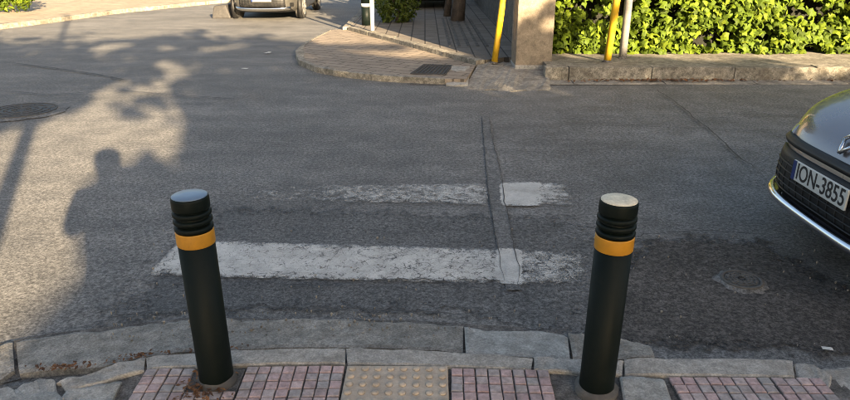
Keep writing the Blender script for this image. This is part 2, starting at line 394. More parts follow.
def crack(pts, wd, zo=.02):
    P = resample([G(*p) for p in pts], 46); b = MB(); vv = []
    for i, (x, y) in enumerate(P):
        j = i + int(abs(x) * 50); x += .03 * mnoise.noise(Vector((j * .5, 1, 0))); y += .03 * mnoise.noise(Vector((j * .5, 9, 0)))
        a = P[max(0, i - 1)]; c = P[min(45, i + 1)]; dx, dy = c[0] - a[0], c[1] - a[1]; L = math.hypot(dx, dy) or 1
        ww = wd * (.55 + .9 * abs(mnoise.noise(Vector((i * .35, wd * 99, 4))))) * min(1, i / 4 + .2, (45 - i) / 4 + .2)
        for s in (-.5, .5): vv.append((x - dy / L * ww * s, y + dx / L * ww * s, road_z(x, y) + zo))
    b.add(vv, [(2 * i, 2 * i + 1, 2 * i + 3, 2 * i + 2) for i in range(45)]); return b.build('crack', M['crack'], road)
crack([(652, 89), (672, 101), (690, 116), (715, 136), (735, 156), (757, 172)], .016)
crack([(13, 64), (60, 70), (100, 76), (128, 82)], .035)
crack([(680, 114), (740, 116), (850, 118)], .014)
crack([(482, 117), (485, 157), (489, 200), (499, 257), (506, 292)], .004)
crack([(489, 117), (493, 143), (499, 167), (505, 205), (512, 238), (522, 292)], .006)
crack([(600, 268), (640, 237), (700, 233), (765, 237)], .012)
crack([(100, 322), (160, 312), (260, 309), (330, 312), (410, 314), (470, 318)], .012)
crack([(230, 284), (320, 288), (380, 283), (420, 281), (470, 290), (520, 292)], .010)
crack([(0, 92), (50, 96), (120, 92), (240, 101)], .022)
crack([(560, 120), (640, 128), (760, 133), (850, 150)], .012)

# manhole covers
def manhole(name, label, cx, cy, rc, rcol, light, iron):
    e = empty(name, (cx, cy, road_z(cx, cy)))
    b = MB(); n = 48; vv = []
    for k in range(n):
        t = 2 * math.pi * k / n; j = 1 + .22 * mnoise.noise(Vector((math.cos(t) * 3.2, math.sin(t) * 2.2, rc * 9)))
        for r, z in ((rc + .02, .020), (rcol * j, .0075)): vv.append((r * math.cos(t), r * math.sin(t), z))
    b.add(vv, [(2 * k, 2 * k + 1, 2 * ((k + 1) % n) + 1, 2 * ((k + 1) % n)) for k in range(n)]); b.build('collar', light, e)
    b = MB(); b.lathe([(rc + .018, .010), (rc + .022, .026), (rc + .004, .027), (rc + .003, .012)], 48, cap=False); b.build('frame', iron, e, True)
    b = MB(); b.lathe([(rc, .005), (rc, .021), (rc * .97, .023)], 40); 
    for q in (.85, .62, .4): b.lathe([(rc * q, .022), (rc * q, .028), (rc * (q - .1), .028), (rc * (q - .1), .022)], 36, cap=False)
    for k in range(12):
        t = k * math.pi / 6; Mx = Matrix.Rotation(t, 4, 'Z'); b.box(rc * .15, rc * .95, -.008, .008, .021, .027, Mx)
    b.build('cover', iron, e); tag(e, label, 'manhole cover'); return e
c = G(22, 112); manhole('manhole_cover', 'large round iron manhole cover in a pale collar at the left edge of the road', c[0], c[1], .33, .45, M['asphalt_trench'], M['iron'])
c = G(741, 283); manhole('valve_cover', 'small worn round utility cover in the dark stained asphalt below the grey car', c[0], c[1], .085, .13, M['asphalt_trench'], M['iron_dusty'])

# ------------------------------------------------------------------ near pavement
KZ = .06
npv = MB()
edge = [G(*p, .03) for p in ((-60, 404), (0, 386), (60, 383), (150, 366), (346, 362), (450, 364), (600, 368), (790, 372), (840, 395))]
poly = [(x, y - .02) for x, y in edge] + [(2.0, 1.55), (3.0, 1.35), (5.5, 1.3), (30, 1.3), (30, -12), (-4.8, -12), (-4.2, -2), (-3.0, .6)]
bm = bmesh.new(); vs_ = [bm.verts.new((x, y, .042)) for x, y in poly]; f = bm.faces.new(vs_)
r = bmesh.ops.extrude_face_region(bm, geom=[f]); bmesh.ops.translate(bm, verts=[q for q in r['geom'] if isinstance(q, bmesh.types.BMVert)], vec=(0, 0, -.15))
bmesh.ops.recalc_face_normals(bm, faces=bm.faces); me = bpy.data.meshes.new('near_pavement'); bm.to_mesh(me); me.materials.append(M['bed'])
near = link('near_pavement', me); tag(near, kind='structure')
def ribbon(name, front, back, parent, mat, zt, zb, n=26, jit=.006, zf=None, seed=0, px=True):
    """solid stone between a front and a back line given as photo pixels, with uneven worn edges"""
    Fp = resample([G(*p, zt) for p in front] if px else front, n); Bp = resample([G(*p, zt) for p in back] if px else back, n); b = MB()
    cols = [0, .08, .3, .55, .8, .94, 1]
    vv = []
    for i in range(n):
        for j, t in enumerate(cols):
            x = Fp[i][0] * (1 - t) + Bp[i][0] * t; y = Fp[i][1] * (1 - t) + Bp[i][1] * t
            z = zt if zf is None else zf + (zt - zf) * t
            if j in (0, 6): z -= .006
            nn = mnoise.noise(Vector((x * 9 + seed, y * 9, 2))); n2 = mnoise.noise(Vector((x * 30, y * 30 + seed, 5)))
            y += jit * 1.6 * mnoise.noise(Vector((x * 3.1 + seed, 4, 2))) * (1 if j in (0, 1) else 0); z += jit * .5 * nn + jit * .25 * n2; y += (jit * (nn + .6 * n2)) * (1 if j in (0, 1) else .4)
            if i in (0, n - 1): z -= .004
            vv.append((x, y, z))
    W = len(cols); ff = [(i * W + j, (i + 1) * W + j, (i + 1) * W + j + 1, i * W + j + 1) for i in range(n - 1) for j in range(W - 1)]
    m = len(vv); ring = [i * W for i in range(n)] + [(n - 1) * W + j for j in range(1, W)] + [i * W + W - 1 for i in range(n - 2, -1, -1)] + [j for j in range(W - 2, 0, -1)]
    for k in ring: vv.append((vv[k][0], vv[k][1], zb))
    for k in range(len(ring)):
        k2 = (k + 1) % len(ring); ff.append((ring[k], m + k, m + k2, ring[k2]))
    b.add(vv, ff); me = b.mesh(name, mat, False); bm = bmesh.new(); bm.from_mesh(me); bmesh.ops.recalc_face_normals(bm, faces=bm.faces); bm.to_mesh(me); bm.free()
    return link(name, me, parent)
# kerb stones of the near pavement
ribbon('kerb_stone', [(58, 378), (100, 368), (145, 356.5)], [(66, 391), (104, 381), (144, 368.5)], near, M['kerb'], KZ, -.05, jit=.016, seed=3)
ribbon('kerb_stone', [(146, 356), (200, 351), (290, 347.5), (345, 347)], [(147, 368), (200, 366), (290, 363), (345, 363)], near, M['kerb'], KZ, -.05, seed=5)
ribbon('kerb_stone', [(346, 347), (420, 349.5), (533, 357)], [(347.5, 363), (420, 364.5), (531, 369)], near, M['kerb'], KZ, -.05, seed=8)
ribbon('kerb_stone', [(534.5, 357), (575, 358), (623.5, 358)], [(534, 369), (575, 372), (622, 374)], near, M['kerb'], KZ, -.05, jit=.012, seed=11)
ribbon('kerb_stone', [(624.5, 357.5), (700, 357), (792, 358)], [(625, 374), (700, 375), (795, 376)], near, M['kerb'], KZ, -.05, seed=13)
ribbon('kerb_stone', [(793, 358.5), (815, 366), (834, 378)], [(797, 376), (815, 383), (826, 398)], near, M['kerb'], KZ - .01, -.05, jit=.022, seed=17)
ribbon('kerb_stone', [(822, 369), (850, 367), (900, 372)], [(832, 402), (860, 405), (905, 410)], near, M['kerb'], .05, -.05, jit=.012, seed=19)
# broken stone block on the left corner
ribbon('broken_kerb_stone', [(-30, 386), (10, 377), (44, 371.5), (53, 379)], [(-30, 440), (15, 432), (45, 420), (64, 398)], near, M['kerb'], .085, -.05, jit=.03, seed=23, zf=.05)
ribbon('kerb_stone', [(-120, 420), (-80, 401), (-33, 387)], [(-110, 470), (-70, 450), (-33, 440)], near, M['kerb'], .07, -.05, jit=.02, seed=29)
ribbon('cement_patch', [(68, 388.5), (100, 384), (122, 379)], [(40, 425), (80, 425), (100, 425)], near, M['cement'], .058, .0, jit=.012, seed=31)
ribbon('cement_patch', [(620, 376), (645, 376.5), (664, 377.5)], [(628, 428), (650, 428), (682, 428)], near, M['cement'], .061, .0, jit=.006, seed=37)
# gutter
gut = MB(); gp = [G(*p) for p in ((-40, 352), (0, 344), (50, 334), (190, 318), (412, 321), (560, 330), (566, 355), (460, 350), (240, 345), (140, 355), (50, 372), (-40, 395))]
gut.add([(x, y, .003) for x, y in gp], [tuple(range(len(gp)))]); gutter = tag(gut.build('gutter', M['bed']), kind='structure')
ribbon('gutter_slab', [(-90, 378), (-40, 352), (0, 340), (11, 337)], [(-90, 420), (-40, 394), (0, 378), (14, 368)], gutter, M['gutter'], .03, -.03, zf=.012, jit=.01, seed=41)
ribbon('gutter_slab', [(14, 336), (50, 331), (100, 325), (150, 318.5), (190, 315.5), (300, 314), (360, 315), (412, 318), (463.2, 321)], [(19, 372), (55, 369), (100, 365.5), (143, 356), (190, 350.5), (290, 346.5), (345, 346), (412, 348), (463, 351.5)], gutter, M['gutter'], .032, -.03, n=70, zf=.010, jit=.012, seed=43)
ribbon('gutter_slab', [(464.5, 320), (500, 325), (540, 325), (568, 328)], [(466, 352), (500, 354.5), (531, 356), (570, 357)], gutter, M['cement'], .05, -.03, n=30, zf=.018, jit=.008, seed=47)
ribbon('gutter_slab', [(569, 330), (610, 331), (640, 336), (652, 343)], [(573, 357), (610, 357), (640, 356.5), (655, 356.5)], gutter, M['gutter'], .034, -.03, n=20, zf=.016, jit=.02, seed=53)

# paving slabs: one slab 0.4 m, 8 x 8 raised squares
SQ = .05
tile_me = [MB().slab(-.0222 - a, .0222 + b, -.0222, .0222 + a, .0, .010, .0025).mesh('tile', M['tile']) for a, b in ((0, 0), (.0006, -.0006), (-.0008, .0006))]
slab_me = MB().box(-.1995, .1995, -.1995, .1995, -.03, .0).mesh('paving_slab', M['bed'])
def back_rows(parent, c0, c1, r0, r1):
    b = MB()
    for i in range(c0, c1):
        for j in range(r0, r1):
            x, y = -.175 + .05 * i, .175 - .05 * j; b.slab(x - .0212, x + .0212, y - .0212, y + .0212, 0, .012)
    o = b.build('tile_field', M['tile'], parent); o['kind'] = 'stuff'
def paving(x, y, rz, c0=0, c1=8, rows=5, skip=()):
    s = link('paving_slab', slab_me, near, (x, y, .05), (rnd.uniform(-.004, .004), rnd.uniform(-.006, .006), rz))
    for i in range(c0, c1):
        for j in range(rows):
            if (i, j) in skip: continue
            link('tile', rnd.choice(tile_me), s, (-.175 + .05 * i + rnd.uniform(-.001, .001), .175 - .05 * j + rnd.uniform(-.001, .001), rnd.uniform(-.0015, .001)), (rnd.uniform(-.02, .02), rnd.uniform(-.02, .02), rnd.uniform(-.02, .02)))
    back_rows(s, c0, c1, rows, 8); return s
def at_front(px, py): return G(px, py, .062)
TX0, TY = at_front(346, 365.5); TX1, _ = at_front(448, 367); TW = TX1 - TX0
tx = (TX0 + TX1) / 2; ty = TY - .2
# tactile slab
ts = link('tactile_slab', MB().slab(-TW / 2 + .003, TW / 2 - .003, -.2, .2, -.03, .012, .004).mesh('tactile_slab', M['tactile']), near, (tx, ty, .05), (0, 0, R(-.6)))
b = MB()
for i in range(8):
    for j in range(8):
        x, y = -TW / 2 + TW * (i + .5) / 8, .175 - .05 * j
        b.lathe([(.0155, .0115), (.0135, .0175), (.007, .0195)], 10, Matrix.Translation((x, y, 0)))
b.build('studs', M['tactile'], ts, True)['kind'] = 'stuff'
LBX, LBY = G(217, 379, KZ); RBX, RBY = G(596, 388, KZ)
def near_b(x0, y0, rz, i, j, bx, by, rr=.085):
    lx, ly = -.175 + .05 * i, .175 - .05 * j
    return math.hypot(x0 + lx * math.cos(rz) - ly * math.sin(rz) - bx, y0 + lx * math.sin(rz) + ly * math.cos(rz) - by) < rr
def skipset(x, y, rz): return {(i, j) for i in range(8) for j in range(8) if near_b(x, y, rz, i, j, LBX, LBY, .10) or near_b(x, y, rz, i, j, RBX, RBY, .10)}
for (x, y, rz, c0, c1) in ((TX0 - .203, ty + .004, R(.6), 0, 8), (TX0 - .606, ty - .012, R(1.2), 0, 8), (TX1 + .204, ty - .018, R(-1.6), 0, 8),
                           (at_front(668, 376)[0] + .2, at_front(668, 376)[1] - .2, R(-.4), 0, 8), (at_front(668, 376)[0] + .604, at_front(668, 376)[1] - .205, R(-.8), 0, 4)):
    paving(x, y, rz, c0, c1, 5, skipset(x, y, rz))
for i in range(-4, 6):
    for j in range(1, 5):
        xx, yy = tx + i * .407, ty - .404 * j
        s = link('paving_slab', slab_me, near, (xx, yy, .05)); back_rows(s, 0, 8, 0, 8)

# bollards
def bollard(label, x, y, cap_m, lean=(0, 0), z_top=.79, flange=.088):
    e = empty('bollard', (x, y, KZ - .004)); e.rotation_euler = (lean[0], lean[1], 0); r = .0655; H = z_top
    b = MB(); b.lathe([(r * 1.02, -.03), (r * 1.02, .02), (r, .05), (r, H - .184)], 40); b.build('post', M['bollard'], e, True)
    b = MB(); b.lathe([(r * .985, H - .185), (r + .0015, H - .183), (r + .0022, H - .180), (r + .0022, H - .134), (r + .0015, H - .131), (r * .985, H - .130)], 40, cap=False); b.build('reflective_band', M['band'], e, True)
    for k in range(3):
        z = H - .1285 + k * .0275
        b = MB(); b.lathe([(r * .86, z), (r * .98, z + .001), (r * 1.045, z + .005), (r * 1.045, z + .014), (r * .98, z + .0185), (r * .86, z + .0195)], 40); b.build('ring', M['bollard'], e, True)
    b = MB(); b.lathe([(r * .86, H - .14), (r * .86, H - .045)], 32); b.build('neck', M['bollard'], e, True)
    b = MB(); b.lathe([(r * .9, H - .048), (r, H - .046), (r * 1.01, H - .042), (r * 1.01, H - .012), (r * .985, H - .003), (r * .95, H - .001)], 40); h = b.build('head', M['bollard'], e, True)
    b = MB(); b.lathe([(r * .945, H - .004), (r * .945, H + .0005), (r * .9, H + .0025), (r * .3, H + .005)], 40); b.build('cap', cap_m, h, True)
    b = MB()
    def fl(u, v):
        t = 2 * math.pi * u; k = 1 + .07 * mnoise.noise(Vector((math.cos(t) * 1.6, math.sin(t) * 1.6, x * 7)))
        rr, z = [(flange, -.01), (flange, .010), (flange - .006, .016), (r + .006, .020), (r - .002, .028)][round(v * 4)]
        return (rr * k * math.cos(t), rr * k * math.sin(t), z)
    b.grid(fl, 40, 4, True); b.build('flange', M['flange'], e, True)
    tag(e, label, 'bollard', 'dark green bollards at the pavement edge'); return e
bollard('dark green bollard with amber band and glossy top tinted with reflected sky, left of the crossing', LBX, LBY, M['cap_sky'], (0, R(-.4)), .785, .078)
bollard('dark green bollard with amber band and worn top coloured as if sunlit, right of the crossing', RBX, RBY, M['cap_worn_sunlit'], (0, R(.3)), .79, .084)

# ------------------------------------------------------------------ far side
# right pavement with kerb
FZ = .19
fk = [G(543, 81), G(640, 82), G(740, 83), G(850, 84.5)]
def far_y(x): return lin(x, [(p[0], p[1]) for p in fk])
b = MB(); b.box(1.66, 60, 8.72, 30, -.05, FZ - .012)
fpv = tag(b.build('far_pavement', M['kerb_far']), kind='structure')
x = 1.60; seams = [G(568, 81)[0], G(652, 82)[0], G(737, 83)[0], G(822, 84)[0]]
while seams[-1] < 22: seams.append(seams[-1] + 1.12)
for k, xe in enumerate(seams):
    y0 = 8.58 + rnd.uniform(-.012, .012)
    o = ribbon('kerb_stone', [(x + .006, y0), (xe - .006, y0 + rnd.uniform(-.01, .01))], [(x + .006, y0 + .17), (xe - .006, y0 + .17)], fpv, M['kerb_far'], FZ + rnd.uniform(-.006, .006), -.05, n=14, jit=.014, seed=60 + k, px=False); x = xe
# concrete gutter strip along the far kerb
x = 1.3
gf = tag(MB().add([(-.2, 8.33, .005), (24, 8.33, .005), (24, 8.62, .005), (-.2, 8.62, .005)], [(0, 1, 2, 3)]).build('far_gutter', M['bed']), kind='structure')
k = 0; x = .75
while x < 22:
    ribbon('gutter_slab', [(x + .004, 8.35), (x + 1.19, 8.35)], [(x + .004, 8.56), (x + 1.19, 8.56)], gf, M['gutter'], .024, -.03, n=12, jit=.01, seed=90 + k, px=False, zf=.012); x += 1.2; k += 1
# corner pavement (sunlit, paved) and inner pavement behind it
CZ = .075
cout = [(331, 30), (316, 37), (303, 44), (296, 51), (299, 60), (316, 67), (341, 71.5), (379, 75.5), (413, 77.5), (444, 79)]
outer = [G(*p, CZ) for p in cout]; outer = resample(outer, 40)
inner_line = [G(348, 28, .1), G(400, 41, .1), G(478, 62, .1)]
poly = outer + [G(466, 79, CZ), G(478, 62, CZ), G(400, 41, CZ), G(348, 28, CZ)]
bm = bmesh.new(); f = bm.faces.new([bm.verts.new((a, c_, CZ)) for a, c_ in poly]); r = bmesh.ops.extrude_face_region(bm, geom=[f])
bmesh.ops.translate(bm, verts=[q for q in r['geom'] if isinstance(q, bmesh.types.BMVert)], vec=(0, 0, -.12)); bmesh.ops.recalc_face_normals(bm, faces=bm.faces)
me = bpy.data.meshes.new('corner_pavement'); bm.to_mesh(me); me.materials.append(M['paver']); corner = tag(link('corner_pavement', me), kind='structure')
# rounded kerb of the corner
cx = sum(p[0] for p in outer) / 40; cy = sum(p[1] for p in outer) / 40
for k in range(0, 39, 4):
    fr = outer[k:k + 5]; bk = [(p[0] + (cx - p[0]) / math.dist(p, (cx, cy)) * .13, p[1] + (cy - p[1]) / math.dist(p, (cx, cy)) * .13) for p in fr]
    fr = [(p[0] - (cx - p[0]) / math.dist(p, (cx, cy)) * .02, p[1] - (cy - p[1]) / math.dist(p, (cx, cy)) * .02) for p in fr]
    if len(fr) > 1: ribbon('kerb_stone', fr, bk, corner, M['kerb_far'], CZ + .008, -.03, n=10, jit=.008, seed=120 + k, px=False)
ribbon('concrete_apron', [(464, 81), (500, 83.5), (551, 82.5)], [(479, 62), (515, 62), (549, 62)], corner, M['gutter'], .10, -.03, n=24, jit=.05, seed=140, zf=.008)
ribbon('concrete_block', [(446, 79), (468, 80)], [(450, 66), (470, 65.5)], corner, M['cement'], .09, -.03, n=10, jit=.03, seed=141, zf=.03)
# drain cover in the corner pavement
q = [G(411, 73, .09), G(445, 74, .09), G(452, 65, .09), G(424, 64, .09)]
dr = empty('drain_cover', (sum(p[0] for p in q) / 4, sum(p[1] for p in q) / 4, CZ)); ox, oy = dr.location.x, dr.location.y
b = MB(); b.add([(p[0] - ox, p[1] - oy, z) for z in (-.02, .006) for p in q], [(4, 5, 6, 7), (0, 1, 5, 4), (1, 2, 6, 5), (2, 3, 7, 6), (3, 0, 4, 7)]); b.build('plate', M['iron'], dr)
b = MB()
for a, c_ in zip(q, q[1:] + q[:1]): b.tube([(a[0] - ox, a[1] - oy, .006), (c_[0] - ox, c_[1] - oy, .006)], .012, 6)
b.build('frame', M['iron'], dr)
for i in range(9):
    t = (i + .5) / 9; a = [q[0][k] + (q[1][k] - q[0][k]) * t for k in (0, 1)]; c_ = [q[3][k] + (q[2][k] - q[3][k]) * t for k in (0, 1)]
    b = MB(); b.tube([(a[0] - ox, a[1] - oy, .008), (c_[0] - ox, c_[1] - oy, .008)], .011, 6); b.build('bar', M['iron'], dr)
tag(dr, 'dark iron drain cover set in the paved corner across the road', 'drain cover')
# inner pavement
IZ = .15
ip = [G(349, 26.5, IZ), G(400, 39.5, IZ), G(478, 60, IZ)]
poly = [(ip[0][0] - .02, ip[0][1]), ip[1], ip[2], (1.2, 9.75), (1.9, 9.75), (1.9, 60), (-1.75, 60)]
bm = bmesh.new(); f = bm.faces.new([bm.verts.new((a, c_, IZ - .012)) for a, c_ in poly]); r = bmesh.ops.extrude_face_region(bm, geom=[f])
bmesh.ops.translate(bm, verts=[q_ for q_ in r['geom'] if isinstance(q_, bmesh.types.BMVert)], vec=(0, 0, -.17)); bmesh.ops.recalc_face_normals(bm, faces=bm.faces)
me = bpy.data.meshes.new('inner_pavement'); bm.to_mesh(me); me.materials.append(M['paver_in']); inner = tag(link('inner_pavement', me), kind='structure')
line = resample(ip, 6)
for k in range(5):
    a, c_ = line[k], line[k + 1]; d = Vector((c_[0] - a[0], c_[1] - a[1])).normalized(); nrm = Vector((-d.y, d.x))
    if nrm.y < 0: nrm = -nrm
    a2 = Vector(a) + d * .006; c2 = Vector(c_) - d * .006
    ribbon('kerb_stone', [tuple(a2 - nrm * .03), tuple(c2 - nrm * .03)], [tuple(a2 + nrm * .12), tuple(c2 + nrm * .12)], inner, M['kerb_far'], IZ, 0, n=10, jit=.012, seed=150 + k, px=False)
y = ip[0][1] + .05
for k in range(12):
    ribbon('kerb_stone', [(ip[0][0] - .14, y + 1.0), (ip[0][0] - .14, y)], [(ip[0][0] + .01, y + 1.0), (ip[0][0] + .01, y)], inner, M['kerb_far'], IZ - .002, 0, n=8, jit=.01, seed=170 + k, px=False); y += 1.01
# dark tactile ribs on the inner pavement
for i in range(5):
    x0 = G(449 + i * 9, 42, IZ)[0]; b = MB(); b.slab(x0 - .025, x0 + .025, 10.9, 15.5, IZ - .014, IZ - .002); b.build('tactile_rib', M['bed'], inner)
# left pavement across the side street
lp = [G(*p, .1) for p in ((-260, 48), (-120, 34), (0, 24.5), (43, 19.5), (115, 10), (198, 2))]
poly = lp + [(-5.4, 24), (-5.4, 60), (-60, 60), (-60, 14)]
bm = bmesh.new(); f = bm.faces.new([bm.verts.new((a, c_, .1)) for a, c_ in poly]); r = bmesh.ops.extrude_face_region(bm, geom=[f])
bmesh.ops.translate(bm, verts=[q_ for q_ in r['geom'] if isinstance(q_, bmesh.types.BMVert)], vec=(0, 0, -.14)); bmesh.ops.recalc_face_normals(bm, faces=bm.faces)
me = bpy.data.meshes.new('left_pavement'); bm.to_mesh(me); me.materials.append(M['paver_left']); leftp = tag(link('left_pavement', me), kind='structure')
L = resample(lp, 17)
for k in range(16):
    a, c_ = Vector(L[k]), Vector(L[k + 1]); d = (c_ - a).normalized(); nrm = Vector((-d.y, d.x))
    ribbon('kerb_stone', [tuple(a + d * .01 - nrm * .02), tuple(c_ - d * .01 - nrm * .02)], [tuple(a + d * .01 + nrm * .13), tuple(c_ - d * .01 + nrm * .13)], leftp, M['kerb_far'], .108, -.03, n=8, jit=.01, seed=190 + k, px=False)

# pillar
e = empty('gate_pillar', (1.525, 9.36, .0))
b = MB(); b.box(-.255, .255, -.25, .25, 0, 2.3); bevel(b.build('shaft', M['pillar'], e), .012)
b = MB(); b.box(-.31, .31, -.30, .30, 2.302, 2.38); b.box(-.25, .25, -.24, .24, 2.38, 2.44); bevel(b.build('coping', M['pillar'], e), .01)
b = MB(); b.box(-.262, .262, -.257, .257, -.02, .13); bevel(b.build('plinth', M['cement'], e), .015)
tag(e, 'beige rendered gate pillar at the end of the ivy hedge', 'pillar')
# side boundary wall behind the pillar
e = empty('boundary_wall', (1.62, 9.62, .1))
b = MB(); b.box(-.09, .09, 0, 14, -.1, 2.0); b.build('wall_body', M['wall'], e)
b = MB(); b.box(-.14, .14, -.0, 14, 2.0, 2.07); bevel(b.build('coping', M['cement'], e), .01)
tag(e, 'shaded grey boundary wall running back from the gate pillar', 'wall')

# poles
def pole(name, label, base, top_off, r, mat, h, zb, cat):
    e = empty(name, (base[0], base[1], zb)); tx_, ty_ = top_off
    b = MB(); b.tube([(0, 0, -.05), (tx_ * .5, ty_ * .5, h * .5), (tx_, ty_, h)], r, 16); b.build('tube', mat, e, True)
    b = MB(); b.lathe([(r * 1.15, 0), (r * 1.15, .02), (r * .6, .04)], 16, Matrix.Translation((tx_, ty_, h - .005))); b.build('cap', M['blackp'] if mat != M['white'] else M['steel'], e, True)
    b = MB(); b.lathe([(r * 1.35, -.01), (r * 1.3, .008), (r * 1.1, .02), (r * .9, .03)], 16); b.build('foot', M['bed'], e, True)
    return tag(e, label, cat)
p = G(494, 62.5, .11); pole('yellow_post', 'slim leaning yellow post on the corner left of the gate pillar', p, (.22, 0), .046, M['yellow'], 2.1, .10, 'post')
p = G(607, 61, FZ); pole('yellow_post', 'yellow post in front of the ivy hedge beside the steel pole', p, (.12, .0), .05, M['yellow'], 2.1, FZ - .01, 'post')
p = G(622.5, 57.5, FZ); pole('steel_pole', 'pale galvanised steel pole in front of the ivy hedge', p, (.0, 0), .055, M['steel'], 3.2, FZ - .01, 'pole')
p = G(372.5, 31, IZ); pole('white_post', 'thin white post at the kerb corner of the side street', p, (0, 0), .042, M['white'], 1.3, IZ - .015, 'post')
# black post with white band
p = G(366.5, 24.5, IZ); e = empty('street_bollard', (p[0], p[1], IZ - .015))
b = MB(); b.lathe([(.10, -.02), (.10, .40)], 20); b.build('post', M['bollard'], e, True)
b = MB(); b.lathe([(.103, .385), (.103, .45)], 20); b.build('reflective_band', M['white'], e, True)
b = MB(); b.lathe([(.10, .445), (.10, .85), (.08, .9), (.03, .92)], 20); b.build('head', M['bollard'], e, True)
tag(e, 'black bollard with white band beside the thin white post', 'bollard')

# ------------------------------------------------------------------ foliage
def leaf_verts(sz, Mx, lobed=True):
    if lobed:
        pts = [(0, -.05, 0), (.30, -.22, -.05), (.50, .12, -.10), (.27, .30, -.02), (0, .72, -.14), (-.27, .30, -.02), (-.50, .12, -.10), (-.30, -.22, -.05), (0, .22, .06)]
        fs = [(8, 0, 1), (8, 1, 2), (8, 2, 3), (8, 3, 4), (8, 4, 5), (8, 5, 6), (8, 6, 7), (8, 7, 0)]
    else:
        pts = [(0, -.5, 0), (.28, -.05, .05), (0, .6, -.06), (-.28, -.05, .05)]; fs = [(0, 1, 2), (0, 2, 3)]
    return [Mx @ (Vector(p) * sz) for p in pts], fs
def leaf_mesh(name, mats, lobed=True):
    vv, ff, tn = [], [], []
    for (sz, Mx) in mats:
        a, f_ = leaf_verts(sz, Mx, lobed); n = len(vv); vv += [tuple(q) for q in a]; ff += [tuple(i + n for i in t) for t in f_]; tn += [rnd.random()] * len(a)
    b = MB(); b.v, b.f = vv, ff; b.attr = {'tone': tn}; return b
def rand_rot(face=None, spread=1.0):
    if face is None:
        return Matrix.Rotation(rnd.uniform(0, 6.3), 4, 'Z') @ Matrix.Rotation(rnd.uniform(-1.4, 1.4), 4, 'X') @ Matrix.Rotation(rnd.uniform(-1.4, 1.4), 4, 'Y')
    # leaf lies in local XY with normal +Z; tip +Y. Stand it up: normal -> -Y, tip -> down
    base = Matrix(((1, 0, 0), (0, 0, -1), (0, 1, 0))).to_4x4()     # normal +Z -> -Y, tip +Y -> +Z
    return Matrix.Rotation(face, 4, 'Z') @ Matrix.Rotation(rnd.gauss(0, .8) * spread, 4, 'Z') @ Matrix.Rotation(rnd.gauss(-.35, .6) * spread, 4, 'X') @ base @ Matrix.Rotation(math.pi + rnd.gauss(0, .7), 4, 'Z')
# ivy hedge
e = empty('ivy_hedge', (1.80, 9.80, FZ - .02))
HX, HH = 15.0, 3.4
b = MB()
def corefn(u, v):
    x = .05 + HX * u; z = HH * v; d = .42 + .06 * mnoise.noise(Vector((x * 2.5, z * 2.5, 0))); return (x, d, z)
b.grid(corefn, 150, 40); b.add([(.05, .45, 0), (.05, .8, 0), (.05, .8, HH), (.05, .45, HH), (.05 + HX, .45, HH), (.05 + HX, .8, HH), (.05 + HX, .8, 0)], [(0, 1, 2, 3), (3, 2, 5, 4), (1, 6, 5, 2)])
b.build('gap_backing', M['gap_shade'], e)  # dark backing sheet standing in for shade in the leaf gaps
def bulge(x, z): return .10 * mnoise.noise(Vector((x * 1.6, z * 1.6, 5))) + .05 * mnoise.noise(Vector((x * 5, z * 5, 8)))
one = [leaf_mesh('leaf', [(1, Matrix.Identity(4))]).mesh('leaf', M['ivy']) for _ in range(1)]
cand = []
for _ in range(17000):
    x = rnd.uniform(0, HX) if rnd.random() < .45 else rnd.uniform(0, 5.2); z = rnd.uniform(.0, HH) if rnd.random() < .5 else rnd.uniform(0, 1.3)
    gap = mnoise.noise(Vector((x * 2.1, z * 2.3, 31))) + .5 * mnoise.noise(Vector((x * 6, z * 6, 12)))
    if gap > .14 and rnd.random() < .9: continue
    dep = abs(rnd.gauss(0, .17)); cand.append((x, bulge(x, z) + dep - .02, z, rnd.uniform(.085, .155)))
vis = sorted([c_ for c_ in cand if c_[0] < 4.6 and c_[2] < 1.05], key=lambda q_: q_[1] - q_[3] * .6)[:300]; vs_set = set(vis)
for (x, y, z, s) in vis:
    Mx = rand_rot(0); link('leaf', one[0], e, (x, y, z + .03), Mx.to_euler(), (s, s, s))
o = leaf_mesh('foliage', [(s, Matrix.Translation((x, y, z + .03)) @ rand_rot(0)) for (x, y, z, s) in cand if (x, y, z, s) not in vs_set]).build('foliage', M['ivy'], e); o['kind'] = 'stuff'
o = leaf_mesh('foliage_top', [(rnd.uniform(.09, .16), Matrix.Translation((rnd.uniform(0, HX), rnd.uniform(0, .8), HH + rnd.uniform(-.1, .25))) @ rand_rot()) for _ in range(2500)]).build('foliage_top', M['ivy'], e); o['kind'] = 'stuff'
tag(e, 'tall dense ivy hedge with large yellow-green leaves behind the far kerb', 'hedge')

